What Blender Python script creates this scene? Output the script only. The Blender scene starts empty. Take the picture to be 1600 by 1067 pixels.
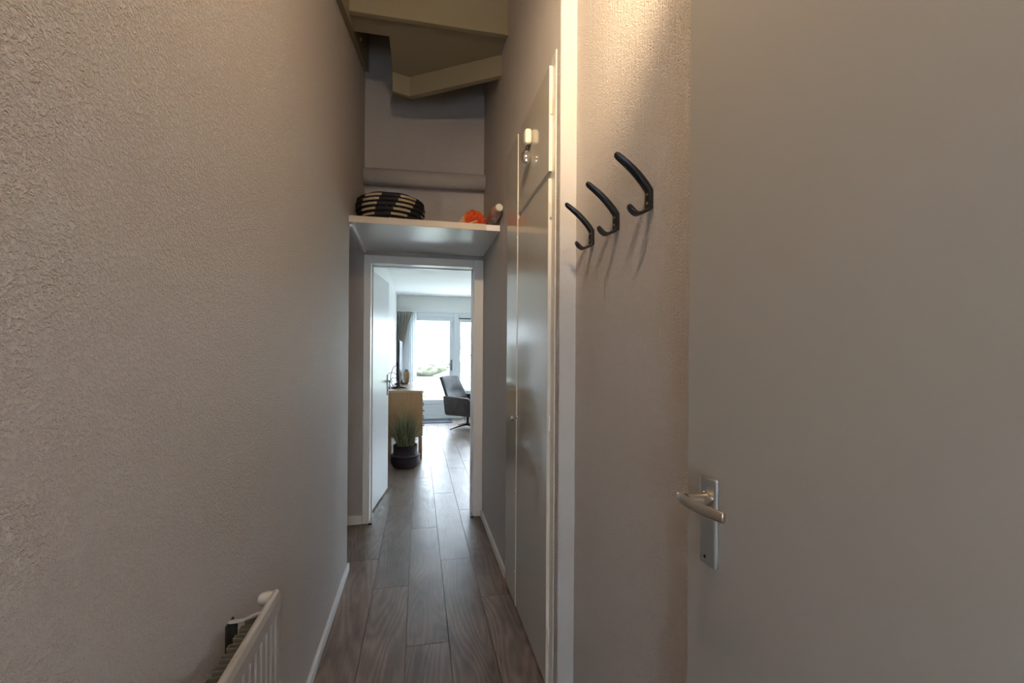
import bpy, bmesh, math, random
from mathutils import Vector, Matrix
from math import sin, cos, pi, radians
R = random.Random(7)
S = bpy.context.scene
COL = S.collection

# ---------------------------------------------------------------- camera
f_px, yaw, pit, rol, cyp = 696.17, .206, .0015, .0063, 550.93
r0 = Vector((cos(yaw), -sin(yaw), 0)); d0 = Vector((sin(yaw), cos(yaw), 0)); u0 = Vector((0, 0, 1))
d1 = d0 * cos(pit) + u0 * sin(pit); u1 = -sin(pit) * d0 + cos(pit) * u0
r2 = cos(rol) * r0 + sin(rol) * u1; u2 = -sin(rol) * r0 + cos(rol) * u1
cd = bpy.data.cameras.new('camera'); cam = bpy.data.objects.new('camera', cd); COL.objects.link(cam)
cd.sensor_width = 36; cd.lens = 36 * f_px / 1600; cd.shift_y = (cyp - 533.5) / 1600; cd.clip_start = .02
m = Matrix.Identity(4)
for i in range(3):
    m[i][0] = r2[i]; m[i][1] = u2[i]; m[i][2] = -d1[i]
m[2][3] = 1.33
cam.matrix_world = m
S.camera = cam

# ---------------------------------------------------------------- sky, lamp, exposure
SKY = 10.8
LAMP_W, SPOT_W = 17.0, 62.0
w = bpy.data.worlds.new('world'); S.world = w; w.use_nodes = True
bg = w.node_tree.nodes['Background']; bg.inputs[0].default_value = (.73, .865, 1.0, 1); bg.inputs[1].default_value = SKY
S.view_settings.view_transform = 'Standard'; S.view_settings.look = 'None'
S.view_settings.exposure = 0.72; S.view_settings.gamma = 1; S.view_settings.use_curve_mapping = False

def portal(loc, rot, sx, sy):
    l = bpy.data.lights.new('window_portal', 'AREA'); l.shape = 'RECTANGLE'; l.size = sx; l.size_y = sy
    l.cycles.is_portal = True
    o = bpy.data.objects.new('window_portal', l); o.location = loc; o.rotation_euler = rot; COL.objects.link(o)
portal((1.9, 9.16, 1.1), (radians(-90), 0, 0), 4.8, 2.2)      # shines towards -Y
portal((0.0, -1.34, 1.175), (radians(90), 0, 0), .5, .75)       # shines towards +Y
def lamp_light(kind, energy, loc, target=None, size=1.0):
    l = bpy.data.lights.new('lamp_light', kind); l.energy = energy; l.color = (1, .74, .46); l.shadow_soft_size = .035
    o = bpy.data.objects.new('lamp_light', l); o.location = loc; COL.objects.link(o)
    if target:
        l.spot_size = size; l.spot_blend = .9
        o.rotation_euler = (Vector(target) - Vector(loc)).to_track_quat('-Z', 'Y').to_euler()
LAMP = Vector((.08, .55, 2.73))
lamp_light('POINT', LAMP_W, LAMP)
lamp_light('SPOT', SPOT_W, LAMP + Vector((.07, .03, -.02)), (.576, 1.28, 2.50), radians(75))

# ---------------------------------------------------------------- materials
def mat(name, col, rough=.5, metal=0, spec=.5, emit=None, estr=0, trans=0, coat=0, sheen=0):
    m = bpy.data.materials.new(name); m.use_nodes = True
    b = m.node_tree.nodes['Principled BSDF']
    b.inputs['Base Color'].default_value = (*col, 1); b.inputs['Roughness'].default_value = rough
    b.inputs['Metallic'].default_value = metal; b.inputs['Specular IOR Level'].default_value = spec
    b.inputs['Transmission Weight'].default_value = trans; b.inputs['Coat Weight'].default_value = coat
    if emit:
        b.inputs['Emission Color'].default_value = (*emit, 1); b.inputs['Emission Strength'].default_value = estr
    return m
def nt(m):
    t = m.node_tree; return t, t.nodes, t.links, t.nodes['Principled BSDF']
def coords(t, scale=(1, 1, 1), kind='Object'):
    n = t.nodes; tc = n.new('ShaderNodeTexCoord'); mp = n.new('ShaderNodeMapping')
    mp.inputs['Scale'].default_value = scale; t.links.new(tc.outputs[kind], mp.inputs[0]); return mp.outputs[0]
def noise(t, vec, scale, detail=3, rough=.5, dist=0):
    x = t.nodes.new('ShaderNodeTexNoise'); x.inputs['Scale'].default_value = scale
    x.inputs['Detail'].default_value = detail; x.inputs['Roughness'].default_value = rough
    x.inputs['Distortion'].default_value = dist; t.links.new(vec, x.inputs['Vector']); return x.outputs[0]
def ramp(t, fac, stops):
    r = t.nodes.new('ShaderNodeValToRGB'); e = r.color_ramp.elements
    while len(e) < len(stops): e.new(.5)
    for k, (p, c) in enumerate(stops):
        e[k].position = p; e[k].color = (*c, 1) if len(c) == 3 else c
    t.links.new(fac, r.inputs[0]); return r.outputs[0]
def mth(t, op, a, b=None):
    x = t.nodes.new('ShaderNodeMath'); x.operation = op
    for i, v in enumerate((a, b)):
        if v is None: continue
        if isinstance(v, (int, float)): x.inputs[i].default_value = v
        else: t.links.new(v, x.inputs[i])
    return x.outputs[0]
def bump(t, h, strength, dist, b, chain=None):
    x = t.nodes.new('ShaderNodeBump'); x.inputs['Strength'].default_value = strength
    x.inputs['Distance'].default_value = dist; t.links.new(h, x.inputs['Height'])
    if chain: t.links.new(chain, x.inputs['Normal'])
    t.links.new(x.outputs[0], b.inputs['Normal']); return x.outputs[0]
def bumpy(name, col, rough, scale, strength, dist, stretch=(1, 1, 1), **k):
    m = mat(name, col, rough, **k); t, n, l, b = nt(m)
    bump(t, noise(t, coords(t, stretch), scale, 3), strength, dist, b); return m

def wallpaper(name, col, rough=.62, amount=1.0, ribs=.35, dents=1.0):
    m = mat(name, col, rough, spec=.32); t, n, l, b = nt(m)
    a = noise(t, coords(t, (1, .9, 1.05)), 200, 3, .6, 0)
    a = ramp(t, a, [(.34, (0, 0, 0)), (.58, (1, 1, 1))])
    f = noise(t, coords(t, (1, 1, 1)), 520, 2)
    st = noise(t, coords(t, (1, 1, .03)), 190, 2)
    h = mth(t, 'ADD', mth(t, 'MULTIPLY', a, .9 * dents), mth(t, 'ADD', mth(t, 'MULTIPLY', f, .35), mth(t, 'MULTIPLY', st, ribs)))
    bump(t, h, 1.0 * amount, .0022, b)
    return m
def gloss_paint(name, col, rough=.2, wob=.06):
    m = mat(name, col, rough, spec=.5); t, n, l, b = nt(m)
    bump(t, noise(t, coords(t, (1, 1, .4)), 60, 3), wob, .002, b); return m

M = {}
M['paper'] = wallpaper('wallpaper', (.60, .55, .52), amount=1.25)
M['paper_hook'] = wallpaper('wallpaper_ribbed', (.61, .56, .53), ribs=1.6, dents=.9, amount=1.3)
M['paper_light'] = wallpaper('wallpaper_light', (.52, .50, .48), amount=.25)
M['ceil'] = mat('ceiling_paint', (.62, .60, .57), .8)
M['ceil_l'] = mat('living_ceiling_paint', (.86, .87, .86), .75, spec=.2)
M['wall_l'] = mat('living_wall_paint', (.80, .82, .79), .5)
M['wall_side'] = gloss_paint('living_side_paint', (.80, .82, .83), .38)
M['trim'] = gloss_paint('trim_paint', (.82, .80, .77), .32)
M['skirt'] = gloss_paint('baseboard_paint', (.72, .76, .80), .3)
M['closet'] = gloss_paint('closet_paint', (.52, .49, .43), .07, .05)
M['closet_edge'] = gloss_paint('closet_edge_paint', (.66, .63, .56), .3)
M['shelf'] = gloss_paint('shelf_paint', (.80, .80, .79), .27)
M['shelf_edge'] = mat('shelf_edge_paint', (.60, .52, .42), .4)
M['door'] = gloss_paint('door_paint', (.37, .345, .31), .42, .03)
M['leaf'] = gloss_paint('white_door_paint', (.72, .74, .76), .30)
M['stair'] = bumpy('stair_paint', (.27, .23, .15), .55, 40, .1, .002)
M['upvc'] = mat('window_frame_white', (.74, .79, .82), .35)
M['black'] = mat('black_coat', (.008, .008, .010), .42)
M['plastic_black'] = mat('black_plastic', (.012, .012, .016), .35)
M['screen'] = mat('tv_screen', (.01, .012, .02), .07)
M['steel'] = bumpy('brushed_nickel', (.70, .65, .56), .27, 300, .05, .0005, metal=1)
M['grip'] = bumpy('dull_handle_metal', (.22, .24, .26), .4, 300, .05, .0005, metal=.3)
M['plate'] = bumpy('anodised_plate', (.50, .51, .49), .33, 300, .05, .0005, metal=.85)
M['chrome'] = mat('chrome', (.8, .8, .8), .06, 1)
M['brass'] = mat('screw_metal', (.55, .5, .4), .3, 1)
M['dark'] = mat('dark_gap', (.02, .018, .015), .8)
M['rad'] = mat('radiator_enamel', (.44, .42, .395), .3)
M['fin'] = mat('convector_enamel', (.22, .20, .15), .5)
M['knobw'] = mat('white_plastic', (.62, .59, .54), .25)
M['hookw'] = mat('cream_plastic', (.85, .80, .66), .2)
M['rawwood'] = bumpy('raw_wood', (.42, .30, .2), .7, 60, .3, .002)
M['orange'] = bumpy('orange_fabric', (.55, .07, .006), .75, 300, .3, .001)
M['rim'] = mat('vase_rim', (.10, .08, .06), .5)
M['vase'] = bumpy('vase_clay', (.36, .26, .16), .55, 90, .5, .004)
M['pot'] = mat('woven_dark_seagrass', (.022, .012, .018), .6)
M['soil'] = mat('soil', (.03, .02, .015), .9)
M['mat'] = bumpy('mat_rubber', (.03, .045, .07), .8, 400, .5, .002)
M['glass'] = mat('window_glass', (1, 1, 1), 0, trans=1)
M['glass'].node_tree.nodes['Principled BSDF'].inputs['IOR'].default_value = 1.02
M['clear'] = mat('clear_wrap', (.95, .93, .92), .12, trans=.85)
def patchy(name, scale, stops, rough=.9):
    m = mat(name, stops[0][1], rough); t, n, l, b = nt(m)
    a = noise(t, coords(t), scale, 5, .65); l.new(ramp(t, a, stops), b.inputs['Base Color'])
    bump(t, a, .6, .05, b); return m
M['ground'] = patchy('lawn', .35, [(.36, (.05, .10, .06)), (.46, (.20, .24, .15)), (.6, (.33, .33, .25))])
M['paving'] = bumpy('paving', (.5, .5, .47), .8, 20, .3, .01)
M['hedge'] = patchy('hedge_leaf', 2.2, [(.36, (.16, .165, .13)), (.5, (.30, .29, .25)), (.62, (.42, .40, .35))])

# pot weave
t, n, l, b = nt(M['pot'])
wv = n.new('ShaderNodeTexWave'); wv.bands_direction = 'Z'; wv.inputs['Scale'].default_value = 45
wv.inputs['Distortion'].default_value = 2; l.new(coords(t), wv.inputs['Vector']); bump(t, wv.outputs[1], .6, .004, b)
# leather
def leather(name, col):
    m = mat(name, col, .62, spec=.3); t, n, l, b = nt(m)
    a = noise(t, coords(t), 9, 5, .6)
    c = ramp(t, a, [(.3, tuple(x * .72 for x in col)), (.7, tuple(x * 1.35 for x in col))]); l.new(c, b.inputs['Base Color'])
    bump(t, noise(t, coords(t), 40, 4), .25, .004, b); return m
M['leather'] = leather('grey_leather', (.055, .054, .057))
# wood
def wood(name, c1, c2, rough=.4, axis=2):
    m = mat(name, c1, rough); t, n, l, b = nt(m)
    sc = [14, 14, 14]; sc[axis] = 1.2
    a = noise(t, coords(t, tuple(sc)), 5, 6, .6, .8)
    l.new(ramp(t, a, [(.3, c2), (.7, c1)]), b.inputs['Base Color']); return m
M['oak'] = wood('oak_veneer', (.42, .24, .105), (.34, .185, .075))
M['oak_top'] = wood('oak_top', (.50, .34, .18), (.42, .28, .14), .3, 1)
# curtain
M['curtain'] = mat('curtain_linen', (.56, .54, .49), .9)
t, n, l, b = nt(M['curtain']); tr = n.new('ShaderNodeBsdfTranslucent'); tr.inputs[0].default_value = (.50, .48, .44, 1)
mx = n.new('ShaderNodeMixShader'); mx.inputs[0].default_value = .3; l.new(b.outputs[0], mx.inputs[1]); l.new(tr.outputs[0], mx.inputs[2]); l.new(mx.outputs[0], n['Material Output'].inputs[0])
def sheer_mat():
    m = mat('sheer_voile', (.95, .96, .97), .9); t, n, l, b = nt(m)
    out = n['Material Output']; tr = n.new('ShaderNodeBsdfTranslucent'); tr.inputs[0].default_value = (.95, .97, 1, 1)
    mx = n.new('ShaderNodeMixShader'); mx.inputs[0].default_value = .6
    l.new(b.outputs[0], mx.inputs[1]); l.new(tr.outputs[0], mx.inputs[2])
    ts = n.new('ShaderNodeBsdfTransparent'); m2 = n.new('ShaderNodeMixShader'); m2.inputs[0].default_value = .35
    l.new(mx.outputs[0], m2.inputs[1]); l.new(ts.outputs[0], m2.inputs[2]); l.new(m2.outputs[0], out.inputs[0]); return m
M['sheer'] = sheer_mat()
# grass blades
def grass_mat():
    m = mat('grass_blade', (.16, .20, .09), .5); t, n, l, b = nt(m)
    at = n.new('ShaderNodeAttribute'); at.attribute_name = 'rnd'
    l.new(ramp(t, at.outputs['Fac'], [(0, (.06, .085, .035)), (.6, (.15, .175, .085)), (1, (.42, .36, .22))]), b.inputs['Base Color']); return m
M['grass'] = grass_mat()
# basket coil : dark yarn with straw segments
def basket_mat():
    m = mat('navy_and_straw_coil', (.02, .02, .03), .7); t, n, l, b = nt(m)
    at = n.new('ShaderNodeAttribute'); at.attribute_name = 'rnd'
    l.new(ramp(t, at.outputs['Fac'], [(.49, (.010, .011, .018)), (.51, (.42, .34, .21))]), b.inputs['Base Color'])
    bump(t, noise(t, coords(t), 160, 2), .5, .003, b); return m
M['basket'] = basket_mat()
# bottle contents / printed wrap
def wrap_mat():
    m = mat('printed_wrap', (.5, .1, .08), .18); t, n, l, b = nt(m)
    a = noise(t, coords(t, (1, 1, 1)), 28, 3, .6, 1)
    l.new(ramp(t, a, [(.36, (.62, .24, .02)), (.45, (.40, .03, .02)), (.55, (.30, .10, .12)), (.66, (.62, .55, .52))]), b.inputs['Base Color'])
    b.inputs['Coat Weight'].default_value = 1; return m
M['wrap'] = wrap_mat()
# laminate floor (per-plank attributes: rnd, and a uv that runs across / along each plank)
def floor_mat():
    m = mat('oak_laminate', (.2, .15, .12), .36, spec=.38); t, n, l, b = nt(m)
    at = n.new('ShaderNodeAttribute'); at.attribute_name = 'rnd'
    tc = n.new('ShaderNodeTexCoord'); sp = n.new('ShaderNodeSeparateXYZ'); l.new(tc.outputs['Object'], sp.inputs[0])
    off = mth(t, 'MULTIPLY', at.outputs['Fac'], 37.0)
    def vec(sx, sy):
        c = n.new('ShaderNodeCombineXYZ')
        l.new(mth(t, 'ADD', mth(t, 'MULTIPLY', sp.outputs[0], sx), off), c.inputs[0])
        l.new(mth(t, 'ADD', mth(t, 'MULTIPLY', sp.outputs[1], sy), off), c.inputs[1]); l.new(off, c.inputs[2]); return c.outputs[0]
    field = noise(t, vec(5.0, .75), 1.0, 1.5, .4, .2)                 # cathedral rings = level lines of a smooth field
    rings = mth(t, 'SINE', mth(t, 'MULTIPLY', field, 150.0))
    rings = mth(t, 'MULTIPLY', mth(t, 'ADD', rings, 1), .5)
    fine = noise(t, vec(130, 4), 1.0, 3, .6)
    blot = noise(t, vec(9, 3), 1.0, 4, .6)
    base = ramp(t, blot, [(.3, (.135, .100, .082)), (.5, (.200, .153, .127)), (.72, (.260, .203, .170))])
    g = mth(t, 'ADD', mth(t, 'MULTIPLY', rings, .34), mth(t, 'MULTIPLY', fine, .62))
    g = mth(t, 'ADD', g, .54)
    tone = mth(t, 'ADD', mth(t, 'MULTIPLY', at.outputs['Fac'], .22), .89)
    g = mth(t, 'MULTIPLY', g, tone)
    mx = n.new('ShaderNodeMix'); mx.data_type = 'RGBA'; mx.blend_type = 'MULTIPLY'; mx.inputs[0].default_value = 1
    l.new(base, mx.inputs[6])
    cb = n.new('ShaderNodeCombineXYZ'); [l.new(g, cb.inputs[i]) for i in range(3)]; l.new(cb.outputs[0], mx.inputs[7])
    l.new(mx.outputs[2], b.inputs['Base Color'])
    rg = mth(t, 'ADD', mth(t, 'MULTIPLY', rings, .10), .33); l.new(rg, b.inputs['Roughness'])
    bump(t, mth(t, 'ADD', mth(t, 'MULTIPLY', rings, .6), fine), .22, .0008, b)
    return m
M['floor'] = floor_mat()

# ---------------------------------------------------------------- mesh helpers
def box(bm, x0, x1, y0, y1, z0, z1):
    v = [bm.verts.new((x, y, z)) for x in (x0, x1) for y in (y0, y1) for z in (z0, z1)]
    for q in ((0, 1, 3, 2), (4, 6, 7, 5), (0, 4, 5, 1), (2, 3, 7, 6), (0, 2, 6, 4), (1, 5, 7, 3)):
        bm.faces.new([v[i] for i in q])
def B(*boxes):
    bm = bmesh.new()
    for q in boxes: box(bm, *q)
    return bm
def prism(bm, poly, axis, a0, a1):
    def P(p, a):
        return {'X': (a, p[0], p[1]), 'Y': (p[0], a, p[1]), 'Z': (p[0], p[1], a)}[axis]
    A = [bm.verts.new(P(p, a0)) for p in poly]; C = [bm.verts.new(P(p, a1)) for p in poly]
    bm.faces.new(A); bm.faces.new(C[::-1])
    for i in range(len(poly)):
        j = (i + 1) % len(poly); bm.faces.new((A[i], C[i], C[j], A[j]))
def lathe(bm, prof, c=(0, 0, 0), seg=24, axis='Z'):
    rings = []
    for (r, h) in prof:
        ring = []
        for k in range(seg):
            a = 2 * pi * k / seg; p, q = r * cos(a), r * sin(a)
            o = {'Z': (p, q, h), 'X': (h, p, q), 'Y': (p, h, q)}[axis]
            ring.append(bm.verts.new((c[0] + o[0], c[1] + o[1], c[2] + o[2])))
        rings.append(ring)
    for a, b in zip(rings, rings[1:]):
        for k in range(seg): bm.faces.new((a[k], a[(k + 1) % seg], b[(k + 1) % seg], b[k]))
    bm.faces.new(rings[0][::-1]); bm.faces.new(rings[-1])
def tube(bm, pts, rad, seg=8):
    pts = [Vector(p) for p in pts]; rings = []; up = Vector((.13, .2, 1)).normalized()
    for i, p in enumerate(pts):
        d = (pts[min(i + 1, len(pts) - 1)] - pts[max(i - 1, 0)]).normalized()
        s = d.cross(up); s = s.normalized() if s.length > 1e-4 else Vector((1, 0, 0)); q = d.cross(s)
        r = rad[i] if isinstance(rad, (list, tuple)) else rad
        rings.append([bm.verts.new(p + r * (cos(2 * pi * k / seg) * s + sin(2 * pi * k / seg) * q)) for k in range(seg)])
    for a, b in zip(rings, rings[1:]):
        for k in range(seg): bm.faces.new((a[k], a[(k + 1) % seg], b[(k + 1) % seg], b[k]))
    bm.faces.new(rings[0][::-1]); bm.faces.new(rings[-1])
def sheet(bm, fn, nu, nv, th):
    """closed slab: fn(u,v)->(point, normal); offset by th along the normal"""
    F, K = [], []
    for i in range(nu + 1):
        fr, kr = [], []
        for j in range(nv + 1):
            p, nn = fn(i / nu, j / nv); fr.append(bm.verts.new(p)); kr.append(bm.verts.new(Vector(p) + Vector(nn) * (th(i / nu, j / nv) if callable(th) else th)))
        F.append(fr); K.append(kr)
    for i in range(nu):
        for j in range(nv):
            bm.faces.new((F[i][j], F[i + 1][j], F[i + 1][j + 1], F[i][j + 1])); bm.faces.new((K[i][j], K[i][j + 1], K[i + 1][j + 1], K[i + 1][j]))
    for i in range(nu):
        bm.faces.new((F[i][0], K[i][0], K[i + 1][0], F[i + 1][0])); bm.faces.new((F[i][nv], F[i + 1][nv], K[i + 1][nv], K[i][nv]))
    for j in range(nv):
        bm.faces.new((F[0][j], F[0][j + 1], K[0][j + 1], K[0][j])); bm.faces.new((F[nu][j], K[nu][j], K[nu][j + 1], F[nu][j + 1]))
def origin_of(p):
    v = Vector((0, 0, 0))
    while p is not None: v += p.location; p = p.parent
    return v
def obj(name, bm, m, parent=None, bevel=0, smooth=False, seg=2, local=False, sub=0):
    """link one mesh object; vertices are world coordinates unless local"""
    bmesh.ops.recalc_face_normals(bm, faces=bm.faces)
    me = bpy.data.meshes.new(name); bm.to_mesh(me); bm.free()
    if parent is not None and not local: me.transform(Matrix.Translation(-origin_of(parent)))
    me.materials.append(m); o = bpy.data.objects.new(name, me); COL.objects.link(o); o.parent = parent
    if smooth:
        for p in me.polygons: p.use_smooth = True
        me.set_sharp_from_angle(angle=radians(38))
    if bevel:
        b = o.modifiers.new('bevel', 'BEVEL'); b.width = bevel; b.segments = seg; b.limit_method = 'ANGLE'; b.angle_limit = radians(35)
    if sub:
        s = o.modifiers.new('sub', 'SUBSURF'); s.levels = sub; s.render_levels = sub
    return o
def thing(name, label, cat, loc, group=None):
    o = bpy.data.objects.new(name, None); o.location = loc; COL.objects.link(o); return tag(o, label, cat, group)
def tag(o, label, cat, group=None):
    o['label'] = label; o['category'] = cat
    if group: o['group'] = group
    return o
def struct(name, bm, m, label, cat, **k):
    o = obj(name, bm, m, **k); o['kind'] = 'structure'; o['label'] = label; o['category'] = cat; return o
def sthing(name, label, cat, loc):
    o = thing(name, label, cat, loc); o['kind'] = 'structure'; return o

# ---------------------------------------------------------------- dimensions
XL, XR, XH, XD = -.422, .512, .576, .532       # left wall, right wall, hook wall, near door plane
YC, YE = 2.871, 3.62                           # end of left wall, hall end wall
YH1, YH2 = .951, 1.596                         # hook wall from .. to
ZS0, ZS1 = 2.1215, 2.1603                      # shelf
ZT = 3.9
LX0, LX1, LY1, LZ = -.43, 4.6, 9.10, 2.47      # living room

# ---------------------------------------------------------------- floor planks
def build_floor():
    bm = bmesh.new(); lay = []
    pw = .1945; x = -.0495; L = 1.38; gap = .0007
    known = {-1: 2.612, 0: 2.07, 1: 2.892, 2: 2.414, -2: 2.99, -3: 2.2, 3: 2.75}
    k0, k1 = -8, 24
    for k in range(k0, k1):
        xa, xb = x + k * pw, x + (k + 1) * pw
        if xb < -1.6 or xa > LX1 + .1: continue
        j = known.get(k, R.uniform(1.5, 2.9)) - 3 * L
        while j < 9.3:
            ya, yb = j, j + L
            j = yb
            ya, yb = max(ya, -1.35), min(yb, 9.12)
            if yb - ya < .02: continue
            if xa > .7 and yb < 3.7 and ya < 3.7 and yb <= 3.6: continue
            v = []
            e = .0016
            g = gap
            o_ = [(xa + g, ya + g), (xb - g, ya + g), (xb - g, yb - g), (xa + g, yb - g)]
            i_ = [(xa + e, ya + e), (xb - e, ya + e), (xb - e, yb - e), (xa + e, yb - e)]
            lo = [bm.verts.new((*p, -.0012)) for p in o_]; hi = [bm.verts.new((*p, 0)) for p in i_]
            bt = [bm.verts.new((*p, -.012)) for p in o_]
            r = R.random()
            fs = [bm.faces.new(hi)]
            for q in range(4):
                s = (q + 1) % 4
                fs.append(bm.faces.new((lo[q], lo[s], hi[s], hi[q]))); fs.append(bm.faces.new((bt[q], bt[s], lo[s], lo[q])))
            fs.append(bm.faces.new(bt[::-1]))
            lay += [r] * len(fs)
    bmesh.ops.recalc_face_normals(bm, faces=bm.faces)
    me = bpy.data.meshes.new('floor'); bm.to_mesh(me); bm.free()
    a = me.attributes.new('rnd', 'FLOAT', 'FACE'); a.data.foreach_set('value', lay)
    me.materials.append(M['floor']); o = bpy.data.objects.new('floor', me); COL.objects.link(o)
    o['kind'] = 'structure'; o['label'] = 'brown grey oak laminate plank floor running into the living room'; o['category'] = 'floor'
    struct('floor_base', B((-1.6, LX1 + .1, -1.35, 9.2, -.10, -.012)), M['dark'], 'dark subfloor showing as the thin joints between the planks', 'floor')
build_floor()

# ---------------------------------------------------------------- hall shell
struct('wall_left', B((XL - .1, XL, -1.3, YC, 0, ZT), (XL - .1, XL, YC, YE, ZS1 - .001, ZT)), M['paper'],
       'textured beige wallpapered wall along the left of the hallway', 'wall')
struct('wall_right', B((XR, XR + .02, 1.66, YE, 0, ZT), (XR, XR + .25, YH2, 1.66, 0, ZT)), M['paper'],
       'textured beige wallpapered wall behind and above the tall closet', 'wall')
bm = B((XH, XR + .25, -1.3, YH2 - .0005, 0, ZT))
struct('wall_hook_side', bm, M['paper_hook'], 'textured beige wall section carrying the three black coat hooks', 'wall')
struct('wall_column', B((XR + .001, XH + .02, YH2 - .004, YH2, 0, ZT)), M['paper_light'],
       'narrow pale wall return between the closet and the coat hooks', 'wall')
# wall behind the camera with a glazed entrance
struct('wall_back', B((-.52, -.25, -1.35, -1.3, 0, ZT), (.25, .75, -1.35, -1.3, 0, ZT), (-.25, .25, -1.35, -1.3, 1.55, ZT), (-.25, .25, -1.35, -1.3, 0, .80)), M['paper'],
       'wallpapered wall around the entrance glazing behind the viewer', 'wall')
struct('window_2', B((-.25, .25, -1.33, -1.325, .80, 1.55)), M['glass'], 'entrance window pane behind the viewer', 'window')
struct('wall_end', B((-1.35, XL, YE, YE + .1, 0, ZS0), (XL, XR + .02, YE, YE + .1, 2.085, ZT), (XL - .1, XL, YE, YE + .1, ZS0, ZT)), M['paper'],
       'dim wallpapered end wall above the shelf and doorway', 'wall')
struct('wall_alcove', B((-1.4, -1.35, 2.7, YE + .1, 0, ZS1), (-1.35, XL - .1, 2.7, YC, 0, ZS1)), M['paper'], 'wall of the side passage left of the doorway', 'wall')
struct('ceiling_alcove', B((-1.4, XL - .001, YC, YE, ZS0, ZS1 + .02)), M['shelf'], 'low white ceiling over the side passage', 'ceiling')
struct('ceiling', B((XL - .1, XR + .3, -1.35, YE + .1, ZT, ZT + .05)), M['ceil'], 'high hallway ceiling above the stairs', 'ceiling')
struct('baseboard_left', B((XL, XL + .015, -1.3, YC - .002, 0, .045)), M['skirt'], 'low white baseboard along the left hallway wall', 'baseboard', bevel=.003)
struct('baseboard_right', B((XR - .014, XR, 2.53, YE - .02, 0, .055)), M['trim'], 'low white baseboard on the right between closet and doorway', 'baseboard', bevel=.003)
struct('baseboard_alcove', B((-1.35, XL - .001, YE - .012, YE, 0, .07)), M['trim'], 'pale baseboard on the side passage wall by the doorway', 'baseboard', bevel=.003)
tag(obj('wood_block', B((XR - .026, XR - .001, 2.472, 2.528, 0.001, .035)), M['rawwood'], bevel=.002), 'small raw wood block on the floor at the end of the right baseboard', 'wood block')

# door frame at the hall end
JL, JR, ZO = -.3685, .436, 2.0246
df = sthing('trim_1', 'white painted door frame of the doorway to the living room', 'door frame', (0.03, 3.66, 0))
bm = bmesh.new()
box(bm, XL + .001, JL, YE - .018, YE + .10, 0.004, 2.085); box(bm, JR, XR - .001, YE - .018, YE + .10, 0.004, 2.085)
box(bm, JL, JR, YE - .018, YE + .10, ZO, 2.085)
obj('frame', bm, M['trim'], df, bevel=.003)
bm = bmesh.new()
box(bm, JL - .012, JL + .008, YE + .10, YE + .14, 0.004, ZO + .03); box(bm, JR - .008, JR + .03, YE + .10, YE + .14, 0.004, ZO + .03); box(bm, JL, JR, YE + .10, YE + .14, ZO - .006, ZO + .03)
obj('door_stop', bm, M['leaf'], df, bevel=.002)
for x0, s in ((JL, 1), (JR, -1)):
    bm = bmesh.new(); box(bm, min(x0, x0 + s * .022), max(x0, x0 + s * .022), YE - .035, YE - .031, .001, .012)
    box(bm, min(x0 - s*.004, x0 + s * .002), max(x0 - s*.004, x0 + s * .002), YE - .035, YE - .018, .001, .012)
    box(bm, min(x0 + s * .020, x0 + s * .022), max(x0 + s * .020, x0 + s * .022), YE - .031, YE + .005, .001, .012)
    o = obj('foot_clip', bm, M['plastic_black'], df); o['label'] = 'small dark clip at the foot of the jamb'

# open door leaf into the living room
def door_leaf():
    a = Vector((-.383, 3.772, 0)); b = Vector((-.289, 4.50, 0)); d = (b - a).normalized(); nrm = Vector((-d.y, d.x, 0))   # nrm points left
    o = sthing('door_1', 'open white glossy door leaf standing into the living room', 'door', a)
    def P(s, q, z): return a + d * s + nrm * q + Vector((0, 0, z))
    bm = bmesh.new(); L = (b - a).length
    vs = [bm.verts.new(P(s, q, z)) for s in (0, L) for q in (0, .038) for z in (.012, 2.005)]
    for q in ((0, 1, 3, 2), (4, 6, 7, 5), (0, 4, 5, 1), (2, 3, 7, 6), (0, 2, 6, 4), (1, 5, 7, 3)): bm.faces.new([vs[i] for i in q])
    obj('door_panel', bm, M['leaf'], o, bevel=.002)
    bm = bmesh.new()
    vs = [bm.verts.new(P(s, q, z)) for s in (L - .075, L - .038) for q in (-.008, 0) for z in (.92, 1.12)]
    for q in ((0, 1, 3, 2), (4, 6, 7, 5), (0, 4, 5, 1), (2, 3, 7, 6), (0, 2, 6, 4), (1, 5, 7, 3)): bm.faces.new([vs[i] for i in q])
    pl = obj('door_handle', bm, M['grip'], o)
    bm = bmesh.new(); s = L - .056
    tube(bm, [P(s, -.004, 1.055), P(s, -.042, 1.055), P(s - .012, -.05, 1.055), P(s - .11, -.048, 1.052)], [.009, .009, .009, .007])
    obj('lever', bm, M['grip'], pl, smooth=True)
door_leaf()

# ---------------------------------------------------------------- shelf and what lies on it
sh = thing('wall_shelf', 'deep white shelf spanning the hallway above the doorway', 'shelf', (0.04, 3.2, ZS0))
obj('board', B((XL, XR - .002, 2.848, YE - .001, ZS0, ZS1 - .0005)), M['shelf'], sh, bevel=.001)
o = obj('front_edge', B((XL + .001, .418, 2.8405, 2.848, ZS0 - .002, ZS1 + .0005)), M['shelf_edge'], sh, bevel=.0015)
o['label'] = 'cream front edging strip'
o = obj('edge_stub', B((.420, XR - .006, 2.843, 2.848, ZS0 - .001, ZS1 - .002)), M['trim'], sh, bevel=.001); o['label'] = 'bare grey edge where the strip ends'
obj('batten', B((XL, XL + .018, 2.88, YE - .02, ZS0 - .018, ZS0)), M['shelf'], sh, bevel=.002)

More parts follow.
